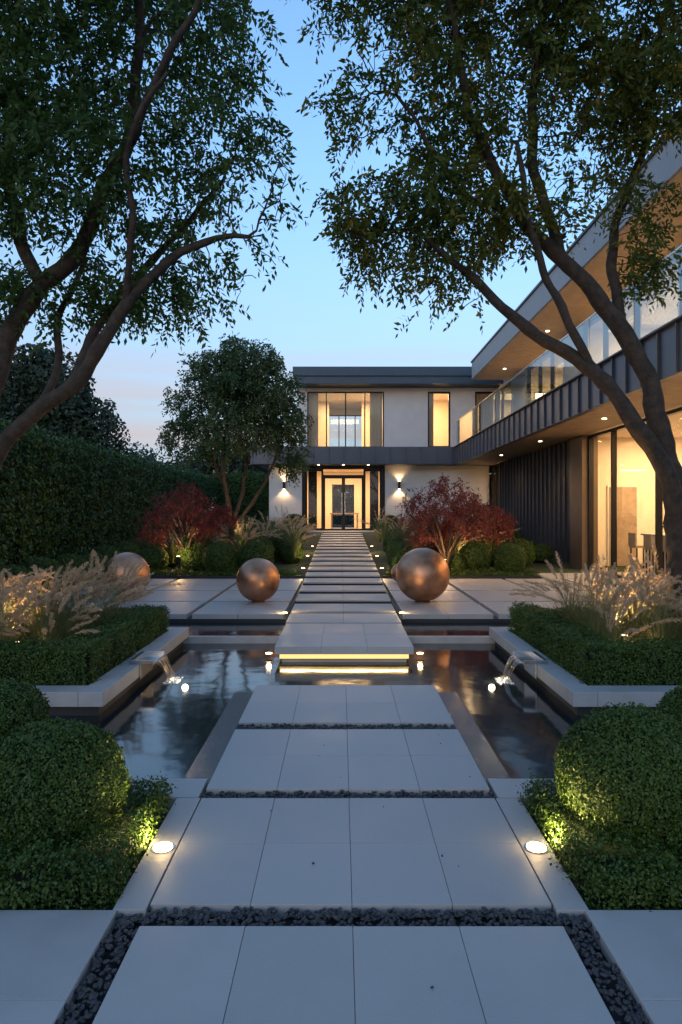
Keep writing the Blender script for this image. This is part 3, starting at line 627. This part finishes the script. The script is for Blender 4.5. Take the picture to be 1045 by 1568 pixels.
win_x(6.55,20,24,4.06,6.62,[21.3,22.6]); win_x(6.55,9,18.5,4.06,6.62,[11,13.2,15.2,17]); win_x(6.55,26.12,28,4.2,6.6,[])
fr.build('window_frames',H); gl.build('window_glazing',H)
b=MB(); y=7.0
while y<27.4:
    b.box(4.655,4.67,y,min(y+1.9,27.5),4.23,5.22,M_glassR); y+=1.94
b.box(4.64,4.685,7,27.5,5.221,5.245,M_steel); b.build('balcony_balustrade',H)
b=MB()
b.box(-1.52,-1.5,28.3,33.7,4.25,6.7,M_int); b.box(1.8,1.9,28.31,33.7,4.25,6.7,M_int); b.box(5,5.1,28.31,33.7,4.25,6.7,M_int)
b.box(1.9,11,31.0,31.1,4.25,6.7,M_int); b.box(-1.5,11,28.31,33.7,6.69,6.715,M_int)
b.box(-1.5,-.55,31.4,31.5,4.25,6.69,M_int); b.box(.95,1.8,31.4,31.5,4.25,6.69,M_int)
b.box(-2.0,-1.9,28.31,34,.84,3.5,M_int); b.box(2.1,2.2,28.31,34,.84,3.5,M_int); b.box(-2,2.2,28.31,34,3.49,3.515,M_int)
b.box(-1.9,-.42,32.2,32.3,.84,3.48,M_int); b.box(.62,2.1,32.2,32.3,.84,3.48,M_int); b.box(-.42,.62,32.2,32.3,2.9,3.48,M_int); b.box(-.5,.8,30.2,30.9,1.5,1.56,M_wood)
for q in (-.45,.7): b.box(q,q+.06,30.25,30.85,.84,1.5,M_wood)
b.box(9.6,9.7,7,17.9,.13,3.55,M_int); b.box(6.4,9.6,17.85,17.95,.13,3.55,M_int); b.box(6.4,9.7,7,17.9,3.54,3.558,M_int)
b.box(9.5,9.6,24,28,.13,3.5,M_int); b.box(6.4,9.5,25.9,26,.13,3.5,M_int); b.box(6.4,9.5,27.8,27.9,.13,3.5,M_int)
b.box(9.9,10,7,27,4.05,6.6,M_int); b.box(6.7,9.9,18.6,18.7,4.05,6.6,M_int); b.box(6.7,9.9,24.3,24.4,4.05,6.6,M_int); b.box(6.7,9.9,7,26,6.60,6.638,M_int)
b.box(6.7,9.9,12.9,13.0,4.05,6.6,M_int)
b.build('interior_walls',H)
b=MB(); b.box(7.2,8.0,13.6,16.2,.13,1.05,M_cab); b.box(7.15,8.05,13.5,16.3,1.051,1.09,M_conc); b.box(9.0,9.58,12,17.5,.13,1.0,M_cab); b.box(9.0,9.59,12,13.2,1.0,2.8,M_cab); b.box(9.2,9.59,13.4,17.5,2.0,2.8,M_wood)
b.box(6.95,7.75,17.80,17.848,.14,2.3,M_cab); b.box(6.99,7.71,17.79,17.799,.20,2.25,M_wood); b.box(8.3,9.0,17.82,17.848,1.2,2.1,M_frame); b.box(8.33,8.97,17.81,17.819,1.23,2.07,M_curt)
b.box(7.5,7.53,15.0,15.03,1.09,1.4,M_steel); b.box(7.5,7.53,14.85,15.0,1.38,1.4,M_steel)
b.build('kitchen_island',H,.004)
for q in (13.9,14.7,15.5):
    b=MB(); b.box(6.7,7.05,q,q+.38,.78,.83,M_wood); b.box(6.68,6.71,q,q+.38,.83,1.12,M_wood)
    for a_ in (6.72,7.01):
        for c_ in (q+.02,q+.34): b.box(a_,a_+.025,c_,c_+.025,.13,.78,M_frame)
    b.build('bar_stool',H)
b=MB()
for q in (14.0,14.9,15.8):
    b.box(7.595,7.605,q-.005,q+.005,2.35,3.54,M_frame); b.disc((7.6,q,2.2),.09,.15,M_frame,20); b.disc((7.6,q,2.194),.07,.005,M_lampS,20)
b.build('pendant_lamps',H)
V=[];F=[]
def curtain(x0,x1,y,z0,z1):
    n=len(V); k=40
    for i in range(k+1):
        x=x0+(x1-x0)*i/k; yy=y+.04*math.sin(i*1.7); V.append((x,yy,z0)); V.append((x,yy,z1))
    for i in range(k): F.append((n+2*i,n+2*i+2,n+2*i+3,n+2*i+1))
curtain(-1.35,-.95,28.45,4.26,6.6); curtain(1.2,1.72,28.45,4.26,6.6); curtain(3.6,3.85,28.45,4.26,6.6); curtain(5.55,6.35,28.5,4.26,6.6)
np_mesh('curtains',V,F,[M_curt],H,True)
def room(n,x,y,z,e,s=1.5,sy=1.5): lamp('AREA',n,(x,y,z),e,(1,.62,.30),H,s,(x,y,z-1),sy=sy)
room('lobby_light',.1,30,3.45,260,2.5,2); room('bedroom_light',.2,29.8,6.6,230,2,2); room('hall_light',3.5,29.6,6.6,170,1.5,1.5); room('study_light',7,29.6,6.6,180,1.5,1.5)
room('kitchen_light',8,15.5,3.5,380,2,3); room('dining_light',8,11,3.5,230,2,3); room('landing_light',8,27,3.4,120,1,1)
room('gallery_light',8.3,22,6.55,320,2,3); room('bedroom_light',8.3,16,6.55,340,2,4); room('bedroom_light',8.3,11,6.55,240,2,3)
b=MB()
for y in (10,14,18.5,23):
    b.disc((5.4,y,3.508),.045,.011,M_lampS,16); lamp('SPOT','downlight',(5.4,y,3.49),50,WARM,H,.03,(5.4,y,0),120)
for y in (10.5,14.5,19,24):
    b.disc((5.75,y,6.627),.05,.012,M_lampS,16); lamp('SPOT','downlight',(5.75,y,6.6),40,WARM,H,.03,(5.75,y,0),130)
for x in (-.9,.1,1.1): b.disc((x,27.45,3.49),.04,.013,M_lampS,16)
lamp('SPOT','downlight',(.1,27.45,3.47),190,WARM,H,.03,(.1,26.8,0),130)
b.build('downlight_fixtures',H)
for x in (-2.33,2.38):
    b=MB(); b.box(x-.05,x+.05,27.88,28,2.55,2.85,M_frame); b.box(x-.035,x+.035,27.89,27.97,2.852,2.856,M_lamp); b.box(x-.035,x+.035,27.89,27.97,2.544,2.548,M_lamp)
    b.build('wall_sconce',H)
    lamp('SPOT','sconce_up',(x,27.9,2.88),18,WARM,H,.03,(x,27.96,3.5),110); lamp('SPOT','sconce_down',(x,27.9,2.52),32,WARM,H,.03,(x,27.96,1.8),120)
def up(x,y,z,e,aim,sp_=90):
    E=empty('garden_uplight'); b=MB(); b.disc((x,y,z),.05,.09,M_frame,16); b.disc((x,y,z+.091),.035,.004,M_lampS,16); b.build('fixture',E); lamp('SPOT','uplight',(x,y,z+.12),e,WARM,E,.04,aim,sp_)
up(-3.45,7.3,.12,120,(-3.0,6.9,4)); up(3.2,7.7,.12,420,(3.0,7.2,4),100); up(-2.6,17.3,.6,90,(-2.8,18,4)); 
print('done')
